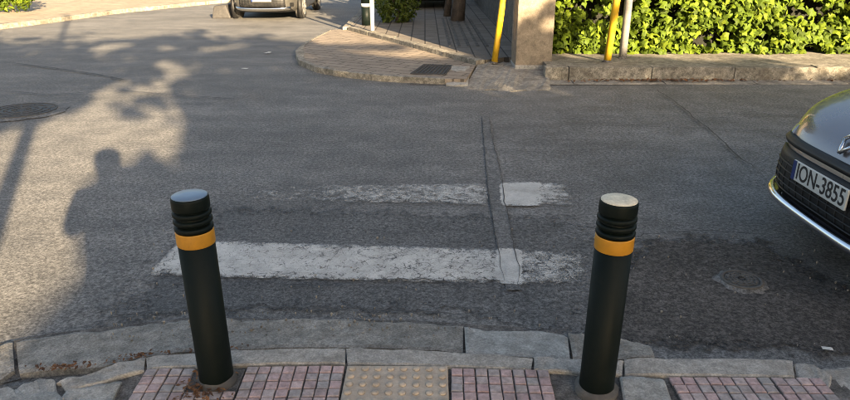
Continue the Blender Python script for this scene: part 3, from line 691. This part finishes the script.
# ---- trees behind the photographer: unseen, crowns carved by is_lit to cast the wanted shade
LIT = [[(-90, 128), (30, 128), (55, 122), (104, 114), (108, 140), (98, 165), (86, 185), (64, 232), (52, 275), (34, 322), (0, 338), (-90, 350)],
       [(78, 122), (150, 122), (164, 146), (150, 156), (128, 164), (88, 168)], [(60, 284), (82, 284), (80, 302), (56, 306)]]
DAPPLE = [(196, 58), (192, 82), (184, 100), (186, 146), (170, 164), (136, 170), (98, 160), (84, 140), (62, 118), (96, 94), (130, 76), (165, 60)]
DAPPLE2 = [(0, 30), (110, 34), (130, 44), (215, 42), (250, 30), (300, 36), (300, 44), (262, 40), (222, 50), (160, 60), (100, 56), (60, 46), (0, 44)]
def is_lit(x, y, z):
    t = z / math.tan(SUN_EL); gx, gy = x - math.sin(SUN_AZ) * t, y + math.cos(SUN_AZ) * t
    if gy < .2: return False
    px, py = PX(gx, gy)
    if px < -400 or px > 1300: return False
    j = 9 * mnoise.noise(Vector((gx * 1.3, gy * 1.3, 7))); jx = 10 * mnoise.noise(Vector((gx * 1.6, gy * 1.6, 17)))
    py2 = py + j * min(1, py / 120 + .15); px2 = px + jx
    for P in LIT:
        if inpoly(px2, py2, P): return True
    if inpoly(px2, py2, DAPPLE) and mnoise.noise(Vector((gx * 2.6, gy * 1.3, 3.3))) + .6 * mnoise.noise(Vector((gx * 6, gy * 3, 1.3))) > -.12: return True
    if inpoly(px2, py2, DAPPLE2) and mnoise.noise(Vector((gx * 1.3, gy * 1.0, 8.3))) + .5 * mnoise.noise(Vector((gx * 3, gy * 2, 1.3))) > .02: return True
    lim = lin(px2, [(-400, 36), (60, 37), (150, 40), (230, 36), (260, 34), (285, 40), (300, 45), (330, 54), (370, 60), (410, 63), (450, 60), (470, 54), (512, 55), (540, 68), (735, 70), (745, 79), (1300, 80)])
    if px2 > 520: lim -= 2 * abs(mnoise.noise(Vector((gx * 2, gy * 2, 3))))
    if py2 < lim - 3 + 6 * mnoise.noise(Vector((gx * .9, gy * .5, 27))):
        # a few thin streaks of twig shade reach into the sunlit corner
        if 300 < px < 400 and abs(py - 50) < 2.5: return False
        if 440 < px < 505 and 44 < py < 58 and mnoise.noise(Vector((gx * 4.5, gy * 1.2, 5.5))) > .05: return False
        if 215 < px < 300 and 36 < py < 41: return False
        return True
    return False
rnd.seed(11)
def tree(label, x, y, h, crowns, nleaf, size, mat, trunk_r=.16, masked=False, zb=.05, group=None, name='street_tree', cat='tree'):
    e = empty(name, (x, y, zb)); b = MB()
    top = h * .62; pts = [(0, 0, -.1)] + [(.08 * math.sin(i * 1.3 + x), .08 * math.cos(i * 1.7 + y), top * i / 6) for i in range(1, 7)]
    b.tube(pts, [trunk_r * 1.25] + [trunk_r * (1 - .08 * i) for i in range(1, 7)], 12); b.build('trunk', M['bark'], e, True)
    b = MB()
    for (cx_, cy_, cz_, rx, ry, rz) in crowns:
        for k in range(7):
            d = Vector((rnd.uniform(-.75, .75) * rx, rnd.uniform(-.7, .7) * ry, rnd.uniform(-.4, .6) * rz)); tgt = Vector((cx_ - x, cy_ - y, cz_ - zb)) + d
            if masked and is_lit(tgt.x + x, tgt.y + y, tgt.z + zb): continue
            st = Vector(pts[4 + k % 3]); mid = st.lerp(tgt, .5) + Vector((rnd.uniform(-.2, .2), rnd.uniform(-.2, .2), .15))
            if masked and is_lit(mid.x + x, mid.y + y, mid.z + zb): continue
            b.tube([st, mid, tgt], [trunk_r * .38, trunk_r * .24, .015], 7)
    if b.v: b.build('limbs', M['bark'], e, True)
    mats = []
    tot = sum(c_[3] * c_[4] * c_[5] for c_ in crowns)
    for (cx_, cy_, cz_, rx, ry, rz) in crowns:
        nl = int(nleaf * rx * ry * rz / tot); cl = [Vector((rnd.gauss(0, .5), rnd.gauss(0, .5), rnd.gauss(0, .5))) for _ in range(max(12, nl // 90))]
        k = 0; tries = 0
        while k < nl and tries < nl * 6:
            tries += 1
            if rnd.random() < .6: q_ = rnd.choice(cl) + Vector((rnd.gauss(0, .14), rnd.gauss(0, .14), rnd.gauss(0, .14)))
            else: q_ = Vector((rnd.uniform(-1, 1), rnd.uniform(-1, 1), rnd.uniform(-1, 1)))
            if q_.length > 1: continue
            X, Y, Z = cx_ + q_.x * rx, cy_ + q_.y * ry, cz_ + q_.z * rz
            k += 1
            if masked and is_lit(X, Y, Z): continue
            mats.append((size * rnd.uniform(.7, 1.3), Matrix.Translation((X - x, Y - y, Z - zb)) @ rand_rot()))
    o = leaf_mesh('crown', mats, False).build('crown', mat, e)
    return tag(e, label, cat, group)
tree('unseen broad leafy street tree with shade-shaped crown behind the photographer, left of the house', 0.4, -9.0, 7, [(2.2, -6.8, 5.1, 3.6, 1.6, 1.7), (-.8, -6.8, 5.2, 2.6, 1.4, 1.4)], 11000, .19, M['leaf'], .17, True, .04, 'trees behind the photographer')
tree('unseen tall street tree with shade-shaped crown in front of the house behind the photographer', 8.6, -6.9, 8, [(6.8, -6.8, 5.5, 3.4, 1.7, 1.9), (10.5, -6.8, 5.5, 3.2, 1.6, 1.6)], 13000, .2, M['leaf'], .2, True, .04, 'trees behind the photographer')
tree('unseen street tree with shade-shaped crown at the right end of the house behind the photographer', 15.5, -6.9, 8, [(14.5, -6.8, 5.4, 3.6, 1.7, 1.7), (18.5, -6.8, 5.4, 3.6, 1.7, 1.7)], 10000, .22, M['leaf'], .2, True, .04, 'trees behind the photographer')
tree('unseen bushy shrub added at the house corner to fill in shade', 4.75, -8.0, 3, [(4.75, -8.0, 2.1, .95, .8, 2.15), (5.1, -8.0, 3.4, 1.1, .7, 1.5), (5.9, -8.0, 2.3, .9, .8, 2.3), (4.5, -8.0, 3.8, 1.0, .7, 1.1)], 16000, .17, M['shrub'], .06, True, .04, None, 'garden_shrub', 'shrub')  # unseen filler bush, leaves masked to close holes in the shade
# unseen house added to keep the low sun off the near road
e = empty('house', (14.5, -12.5, .04))  # added unseen house with its wall and roof, there to shade the road
b = MB(); b.box(-8.3, 12, -3.5, 3.5, -.1, 5.0); b.build('wall', M['house'], e)
b = MB(); b.box(-8.45, 12.15, -3.65, 3.65, 5.0, 5.22); rf = b.build('roof', M['cement'], e)
for i in range(5):
    x0 = -7.2 + i * 4.1
    for z0 in (.9, 3.2) if i != 2 else (3.2,):
        wn = MB().box(x0, x0 + 1.3, 3.5, 3.53, z0, z0 + 1.3).build('added_house_window', M['pane'], e)
        b = MB(); b.box(x0 - .08, x0, 3.5, 3.58, z0 - .08, z0 + 1.38); b.box(x0 + 1.3, x0 + 1.38, 3.5, 3.58, z0 - .08, z0 + 1.38); b.box(x0, x0 + 1.3, 3.5, 3.575, z0 + 1.3, z0 + 1.38); b.box(x0, x0 + 1.3, 3.5, 3.6, z0 - .08, z0); b.build('frame', M['white'], wn)
dm = MB().box(.8, 1.8, 3.5, 3.56, 0, 2.15).build('door', M['bark'], e); MB().lathe([(.02, 0), (.03, .05)], 10, Matrix.Translation((1.7, 3.56, 1.0)) @ Matrix.Rotation(R(-90), 4, 'X')).build('handle', M['chrome'], dm)
tag(e, 'flat-roofed house added unseen behind the photographer to shade the road', 'house')
# lamp pole whose shadow crosses the left of the road
p = G(18, 160); t = 8.6; lx, ly = p[0] + math.sin(SUN_AZ) * t, p[1] - math.cos(SUN_AZ) * t
e = empty('utility_pole', (lx, ly, .04)); b = MB(); b.tube([(0, 0, -.1), (0, 0, 3.0), (0, 0, 6.2)], [.075, .065, .05], 14); b.build('shaft', M['steel'], e, True)
b = MB(); b.tube([(0, 0, 6.1), (.2, -.5, 6.5), (.3, -1.2, 6.6)], .03, 8); b.build('arm', M['steel'], e, True)
tag(e, 'slim steel utility pole behind the photographer', 'pole')

# ---- background planting
p = G(395, 24, IZ); tree('dark round shrub on the inner pavement beside the white post', p[0], p[1] + .7, 1.2, [(p[0], p[1] + .7, .95, .62, .8, .95)], 2600, .12, M['shrub'], .05, False, IZ - .012, None, 'garden_shrub', 'shrub')
p = G(8, 14, .1); tree('small sunlit yellow-green shrub on the pavement at the top left', p[0] - .2, p[1] + .5, 1, [(p[0] - .2, p[1] + .5, .75, .75, .6, .7)], 1500, .13, M['ivy'], .04, False, .098, None, 'garden_shrub', 'shrub')
p = G(457, 20, IZ); tree('street tree with a thick dark trunk on the inner pavement', p[0], p[1], 7, [(p[0] - .3, p[1] + 1, 5.2, 2.6, 2.4, 1.7)], 6000, .2, M['leaf'], .135, False, IZ - .012, 'trees on the inner pavement')
p = G(446.5, 15.5, IZ); tree('slim street tree behind the thick trunk on the inner pavement', p[0], p[1], 6, [(p[0] - .5, p[1] + 1, 5.0, 2.0, 2.0, 1.6)], 4000, .2, M['leaf'], .075, False, IZ - .012, 'trees on the inner pavement')

# ------------------------------------------------------------------ cars
def make_car(name, label, paint_m, loc, rz, plate_text=None, front_lip=True):
    e = empty(name, loc, rz); A, B, NE = 2.0, .88, 4.4
    def se(t, a, b_):
        c_, s_ = math.cos(t), math.sin(t); return (a * math.copysign(abs(c_) ** (2 / NE), c_), b_ * math.copysign(abs(s_) ** (2 / NE), s_))
    def zsh(x): return lin(x, [(-2.0, .92), (-1.6, .99), (-.4, .955), (.7, .93), (1.1, .905), (1.4, .86), (1.7, .79), (1.87, .735), (2.0, .67)])
    lv = [(.19, .90, .90), (.20, .945, .93), (.25, .975, .965), (.30, .992, .985), (.40, 1.0, .995), (.52, .998, 1.0), (.62, .988, 1.0), (None, .965, .985), (None, .94, .955), (None, .88, .90), (None, .7, .7), (None, .45, .45), (None, .2, .2), (None, .02, .02)]
    tt = []; N = 72
    for k in range(N):        # spread points evenly along the outline
        tt.append(k)
    fine = [(t, se(t, A, B)) for t in [i * 2 * math.pi / 4000 for i in range(4001)]]
    d = [0]
    for a_, b_ in zip(fine, fine[1:]): d.append(d[-1] + math.dist(a_[1], b_[1]))
    ang = []; j = 0
    for k in range(N):
        while d[j] < d[-1] * k / N: j += 1
        ang.append(fine[j][0])
    def bf(u, v):
        z, a_, b_ = lv[round(v * (len(lv) - 1))]; x, y = se(ang[round(u * N) % N], A * a_, B * b_)
        if z is None:
            i = round(v * (len(lv) - 1)); s_ = b_ / .985; z = zsh(x) + (-.005 if i == 7 else .018 if i == 8 else .032 + .05 * (1 - s_ * s_))
        return (x, y, z)
    b = MB(); b.grid(bf, N, len(lv) - 1, True); body = subsurf(b.build('body', paint_m, e, True), 2)
    def fx(y, z, off):      # front surface of the body
        a_ = lin(z, [(.19, .90), (.20, .945), (.25, .975), (.30, .992), (.40, 1.0), (.52, .998), (.62, .988), (.68, .968), (.72, .95)]) * A
        bb = lin(z, [(.19, .90), (.20, .93), (.25, .965), (.30, .985), (.40, .995), (.52, 1.0), (.72, .985)]) * B
        return a_ * max(.0, 1 - abs(y / bb) ** NE) ** (1 / NE) + off
    def front_panel(nm, y0, y1, z0, z1, off, mat, parent=e, curve=0, n=30, m=6, taper=0):
        b = MB()
        def pf(u, v):
            z = z0 + (z1 - z0) * v; k = 1 - taper * (1 - v); y = (y0 + (y1 - y0) * u) * k
            z += curve * abs(y) ** 2
            return (fx(y, z, off * (math.sin(math.pi * min(1, max(0, v))) * .5 + .5)), y, z)
        b.grid(pf, n, m); o = b.build(nm, mat, parent, True); mo = o.modifiers.new('s', 'SOLIDIFY'); mo.thickness = .02; mo.offset = -1; return o
    gr = front_panel('lower_grille', -.56, .56, .315, .575, .012, M['blackp'], taper=.0)
    for i in range(5):
        z = .335 + .04 * i; front_panel('grille_slat', -.545, .545, z, z + .014, .019, M['blackp'], gr)
    for i in range(15):
        y = -.525 + .075 * i; front_panel('grille_rib', y - .006, y + .006, .33, .52, .016, M['blackp'], gr, n=1)
    front_panel('upper_grille', -.56, .56, .60, .648, .024, M['blackp'])
    front_panel('bumper_lip', -.68, .68, .222, .315, .075, M['chrome'], curve=.05)
    front_panel('lower_valance', -.70, .70, .195, .25, .012, M['blackp'])
    for s in (-1, 1):
        front_panel('headlight', *sorted((s * .52, s * .78)), .60, .695, .012, M['lamp_glass'], curve=.03)
        front_panel('bumper_side_trim', *sorted((s * .66, s * .73)), .33, .42, .010, M['blackp'])
    # emblem: open diamond on the bonnet edge
    em = empty('emblem', (1.905, 0, .722)); em.parent = e; em.rotation_euler = (0, R(-28), 0)
    b = MB(); P0 = [(0, .0, .075), (0, .052, 0), (0, 0, -.075), (0, -.052, 0)]
    for a_, c_ in zip(P0, P0[1:] + P0[:1]): b.tube([a_, c_], .0105, 6)
    o = b.build('emblem_diamond', M['chrome'], em, True); o.parent = e; o.matrix_local = Matrix.Translation((1.918, 0, .738)) @ Matrix.Rotation(R(-38), 4, 'Y'); bpy.data.objects.remove(em)
    # plate
    pl = MB().box(fx(0, .5, 0) + .03, fx(0, .5, 0) + .042, -.245, .245, .455, .565).build('number_plate', M['plate'], e); bevel(pl, .004)
    px0 = fx(0, .5, 0) + .0425
    MB().box(px0 - .002, px0 + .001, -.243, -.212, .457, .563).build('plate_band', M['blue'], pl)
    if plate_text:
        cu = bpy.data.curves.new('plate_text', 'FONT'); cu.body = plate_text; cu.size = .125; cu.extrude = .001; cu.offset = .0008; cu.align_x = 'CENTER'; cu.align_y = 'CENTER'
        to = bpy.data.objects.new('t', cu); col.objects.link(to); bpy.context.view_layer.update()
        me = bpy.data.meshes.new_from_object(to.evaluated_get(bpy.context.evaluated_depsgraph_get())); bpy.data.objects.remove(to)
        wd = max(q_.co.x for q_ in me.vertices) - min(q_.co.x for q_ in me.vertices); kx = .425 / wd
        me.transform(Matrix(((0, 0, 1, px0 + .0005), (kx, 0, 0, .017), (0, 1, 0, .51), (0, 0, 0, 1)))); me.materials.clear(); me.materials.append(M['ink'])
        o = bpy.data.objects.new('plate_lettering', me); col.objects.link(o); o.parent = pl
    # cabin
    cl = [(.90, 1.02, -1.86, .80), (1.0, .84, -1.84, .785), (1.18, .52, -1.76, .715), (1.34, .22, -1.62, .635), (1.40, .06, -1.5, .59)]
    def cf(L_):
        def f_(u, v):
            i = v * (len(L_) - 1); k = min(int(i), len(L_) - 2); q_ = i - k; z, xf, xr, hb = [a_ + (c_ - a_) * q_ for a_, c_ in zip(L_[k], L_[k + 1])]
            x, y = se(ang[round(u * N) % N], (xf - xr) / 2, hb); return (x + (xf + xr) / 2, y, z)
        return f_
    b = MB(); b.grid(cf(cl), N, 8, True); b.build('windows', M['glass'], e, True)
    rl = [(1.385, .10, -1.53, .605), (1.42, -.02, -1.46, .57), (1.445, -.25, -1.3, .47), (1.46, -.5, -1.1, .3), (1.465, -.68, -.92, .1), (1.466, -.79, -.81, .01)]
    b = MB(); b.grid(cf(rl), N, 10, True); b.build('roof', paint_m, e, True)
    for s in (-1, 1):
        for (x0, x1) in ((.93, .14), (-.35, -.40), (-1.75, -1.45)):
            b = MB(); pts = []
            for k in range(6):
                t = k / 5; z = .92 + .48 * t; hb = lin(z, [(a_[0], a_[3]) for a_ in cl]); xf = lin(z, [(a_[0], a_[1]) for a_ in cl]); xr = lin(z, [(a_[0], a_[2]) for a_ in cl])
                x = x0 + (x1 - x0) * t; a_ = (xf - xr) / 2; y = hb * max(.05, 1 - min(.999, abs((x - (xf + xr) / 2) / a_)) ** NE) ** (1 / NE); pts.append((x, s * y, z))
            b.tube(pts, .032, 8); b.build('window_pillar', paint_m, e, True)
        b = MB(); b.lathe([(.02, -.09), (.07, -.07), (.08, 0), (.065, .06), (.02, .08)], 14, Matrix.Translation((.62, s * .96, .98)) @ Matrix.Rotation(R(90), 4, 'X')); b.build('wing_mirror', paint_m, e, True)
        for xw in (1.24, -1.28):
            we = empty('wheel', (xw, s * .80, .302)); we.parent = e; we.rotation_euler = (R(-90 * s), 0, 0)
            MB().lathe([(.362, -.01), (.362, .079), (.30, .08)], 36).build('wheel_arch', M['blackp'], we, True)
            MB().lathe([(.20, -.1), (.28, -.1), (.30, -.08), (.302, .06), (.292, .088), (.225, .094), (.2, .085)], 36).build('tyre', M['tyre'], we, True)
            b = MB(); b.lathe([(.215, .082), (.215, .097), (.195, .099), (.19, .09)], 32, cap=False); b.lathe([(.05, .09), (.05, .103), (.03, .106)], 16)
            for k in range(7):
                b.box(.03, .2, -.022, .022, .088, .1, Matrix.Rotation(k * 2 * math.pi / 7, 4, 'Z'))
            b.build('rim', M['alloy'], we)
        MB().box(-.5, .3, s * .884 - .004, s * .884 + .004, .40, .43).build('side_trim', M['blackp'], e)
    for s in (-1, 1):
        MB().lathe([(.09, 0), (.09, .03), (.07, .04)], 16, Matrix.Translation((-1.83, s * .68, .82)) @ Matrix.Rotation(R(-90), 4, 'Y')).build('tail_light', M['blackp'], e, True)
    return tag(e, label, 'car')
make_car('parked_car', 'dark grey hatchback nosing in at the right edge with a white plate', M['paint_grey'], (4.085, 3.15, .0), R(180), 'ION-3855')
make_car('parked_car', 'silver car parked across the junction with its lit nose towards us', M['paint_silver'], (-3.98, 18.32, .0), R(-90))
make_car('parked_car', 'dark car in deep shade behind the trunks on the inner pavement', M['paint_dark'], (-.12, 20.0, IZ - .012), R(-92))

# grey block beside the silver car
bx, by = G(230, 16.5); by -= .3; bx -= .05
e = empty('concrete_block', (bx, by, 0)); b = MB()
b.add([(-.28, -.2, 0), (.22, -.22, 0), (.26, .45, 0), (-.22, .5, 0), (-.22, -.12, .3), (.10, -.16, .34), (.16, .4, .34), (-.16, .44, .3)], [(0, 3, 2, 1), (4, 5, 6, 7), (0, 1, 5, 4), (1, 2, 6, 5), (2, 3, 7, 6), (3, 0, 4, 7)])
bevel(b.build('block', M['iron'], e), .03); b = MB(); b.add([(.24, -.2, 0), (.48, -.1, 0), (.4, .25, 0), (.26, .2, 0), (.27, -.1, .16), (.36, -.04, .12), (.32, .14, .12)], [(0, 1, 5, 4), (1, 2, 6, 5), (4, 5, 6), (2, 3, 6), (3, 0, 4, 6)]); b.build('broken_corner', M['kerb_far'], e)
tag(e, 'rough grey concrete block beside the silver car', 'block')

# ------------------------------------------------------------------ litter and grit
def litter(name, label, n, gen, size, mat, cat):
    mats = []
    for _ in range(n):
        x, y, z = gen(); mats.append((size * rnd.uniform(.5, 1.3), Matrix.Translation((x, y, z)) @ Matrix.Rotation(rnd.uniform(0, 6.3), 4, 'Z') @ Matrix.Rotation(rnd.gauss(0, .3), 4, 'X') @ Matrix.Rotation(rnd.gauss(0, .3), 4, 'Y')))
    tag(leaf_mesh(name, mats, False).build(name, mat), label, cat, kind='stuff')
def gfar():
    x = rnd.choice((rnd.gauss(2.9, .55), rnd.gauss(3.4, .5), rnd.uniform(1.7, 9))); return (x, 8.53 - abs(rnd.gauss(0, .07)), .034 + rnd.random() * .012)
litter('leaf_litter', 'reddish dry leaves gathered along the foot of the far kerb', 330, gfar, .055, M['dry'], 'leaves')
def gleft(): t = rnd.gauss(0, .1); return (LBX + rnd.gauss(-.04, .05), LBY - .02 + rnd.gauss(-.05, .05), .066 + rnd.random() * .01)
litter('leaf_litter', 'dry twigs and leaf scraps around the foot of the left bollard', 130, gleft, .022, M['dry'], 'leaves')
def gk():
    px_ = rnd.choice((rnd.gauss(60, 14), rnd.uniform(60, 250), rnd.gauss(140, 8))); py_ = lin(px_, [(50, 370), (100, 365), (140, 357), (200, 350), (250, 347)]) + rnd.gauss(0, 1.5)
    x, y = G(px_, py_, .04); return (x, y, .046 + rnd.random() * .008)
litter('leaf_litter', 'brown leaf scraps in the joint between kerb and gutter on the left', 150, gk, .020, M['dry'], 'leaves')
b = MB()
for _ in range(260):
    px_, py_ = (rnd.uniform(0, 850), rnd.uniform(230, 352)) if rnd.random() < .6 else (rnd.uniform(30, 470), rnd.uniform(314, 350))
    if px_ < 110: px_ += 300
    x, y = G(px_, py_); s = rnd.choice((.003, .0035, .004, .006, .008)) * rnd.uniform(.6, 1.1); z = .0165 + (.010 if 312 < py_ and px_ < 570 else 0)
    b.add([(x - s, y, z), (x, y - s, z), (x + s, y, z), (x, y + s, z), (x, y, z + s * .5), (x, y, z - .02)], [(0, 1, 4), (1, 2, 4), (2, 3, 4), (3, 0, 4), (1, 0, 5), (2, 1, 5), (3, 2, 5), (0, 3, 5)])
tag(b.build('grit', M['gutter']), 'pale grit and small stones scattered on road and gutter', 'grit', kind='stuff')
# paper scraps on the road
for (px_, py_, s, lb) in ((826, 353, .022, 'small white paper scrap on the dark asphalt at the lower right'), (268, 54, .07, 'white paper scrap on the road left of the paved corner'), (245, 70, .045, 'small white paper scrap on the shaded road below the larger scrap'), (626, 81, .06, 'white litter scrap in the gutter below the yellow post')):
    x, y = G(px_, py_); e_ = MB(); n = 5; e_.grid(lambda u, v: ((u - .5) * s * 2, (v - .5) * s, .024 + .25 * s * abs(mnoise.noise(Vector((u * 3, v * 3, px_))))), n, n)
    o = e_.build('paper_scrap', M['white'], None, False, (x, y, .0)); o.rotation_euler = (0, 0, px_); tag(o, lb, 'litter', 'paper scraps on the road')

# ------------------------------------------------------------------ the photographer (behind the camera; seen only as a shadow)
def person(x, y, zb):
    e = empty('person', (x, y, zb))
    V, E, Rr = [], [], []
    def v(p, r): V.append(p); Rr.append(r); return len(V) - 1
    def chain(i, L_):
        for p, r in L_: j = v(p, r); E.append((i, j)); i = j
        return i
    pel = v((0, 0, .95), .155); sp = chain(pel, [((0, 0, 1.12), .135), ((0, 0, 1.30), .185), ((0, 0, 1.42), .14)])
    nk = chain(sp, [((0, .01, 1.52), .058), ((0, .02, 1.60), .10), ((0, .035, 1.68), .115), ((0, .03, 1.75), .085)])
    for s in (-1, 1):
        chain(pel, [((s * .10, 0, .86), .10), ((s * .12, .0, .50), .066), ((s * .13, -.02, .10), .045), ((s * .14, .06, .04), .042), ((s * .15, .15, .035), .034)])
        wr = chain(sp, [((s * .19, 0, 1.42), .085), ((s * .28, .03, 1.22), .058), ((s * .14, .27, 1.36), .036), ((s * .09, .33, 1.46), .03)])
        for k in range(5):
            a_ = k * .016; chain(wr, [((s * (.085 - .004 * k), .345 - a_, 1.50), .009), ((s * (.06 - .003 * k), .35 - a_, 1.53), .008), ((s * .04, .345 - a_ * .9, 1.535), .007)])
    me = bpy.data.meshes.new('body'); me.from_pydata(V, E, []); me.materials.append(M['cloth'])
    o = bpy.data.objects.new('body', me); col.objects.link(o); o.parent = e
    m = o.modifiers.new('skin', 'SKIN'); m.use_smooth_shade = True
    for k, r in enumerate(Rr): me.skin_vertices[0].data[k].radius = (r, r)
    me.skin_vertices[0].data[0].use_root = True
    subsurf(o, 2)
    b = MB(); b.lathe([(.098, -.04), (.110, .02), (.100, .08), (.06, .115), (.01, .125)], 20, Matrix.Translation((0, .02, 1.68))); b.build('hair', M['hair'], e, True)
    b = MB(); b.add([(-.02, .118, 1.65), (.02, .118, 1.65), (0, .145, 1.645), (0, .118, 1.70)], [(0, 1, 2), (1, 3, 2), (3, 0, 2)]); b.build('nose', M['skin'], e)
    return tag(e, 'person in dark clothes standing behind the camera and holding a phone', 'person')
person(0, -.42, .065)
ph = MB().box(-.04, .04, -.085, -.075, 1.47, 1.615).build('phone', M['blackp']); tag(ph, 'black phone held up by the person behind the camera', 'phone')
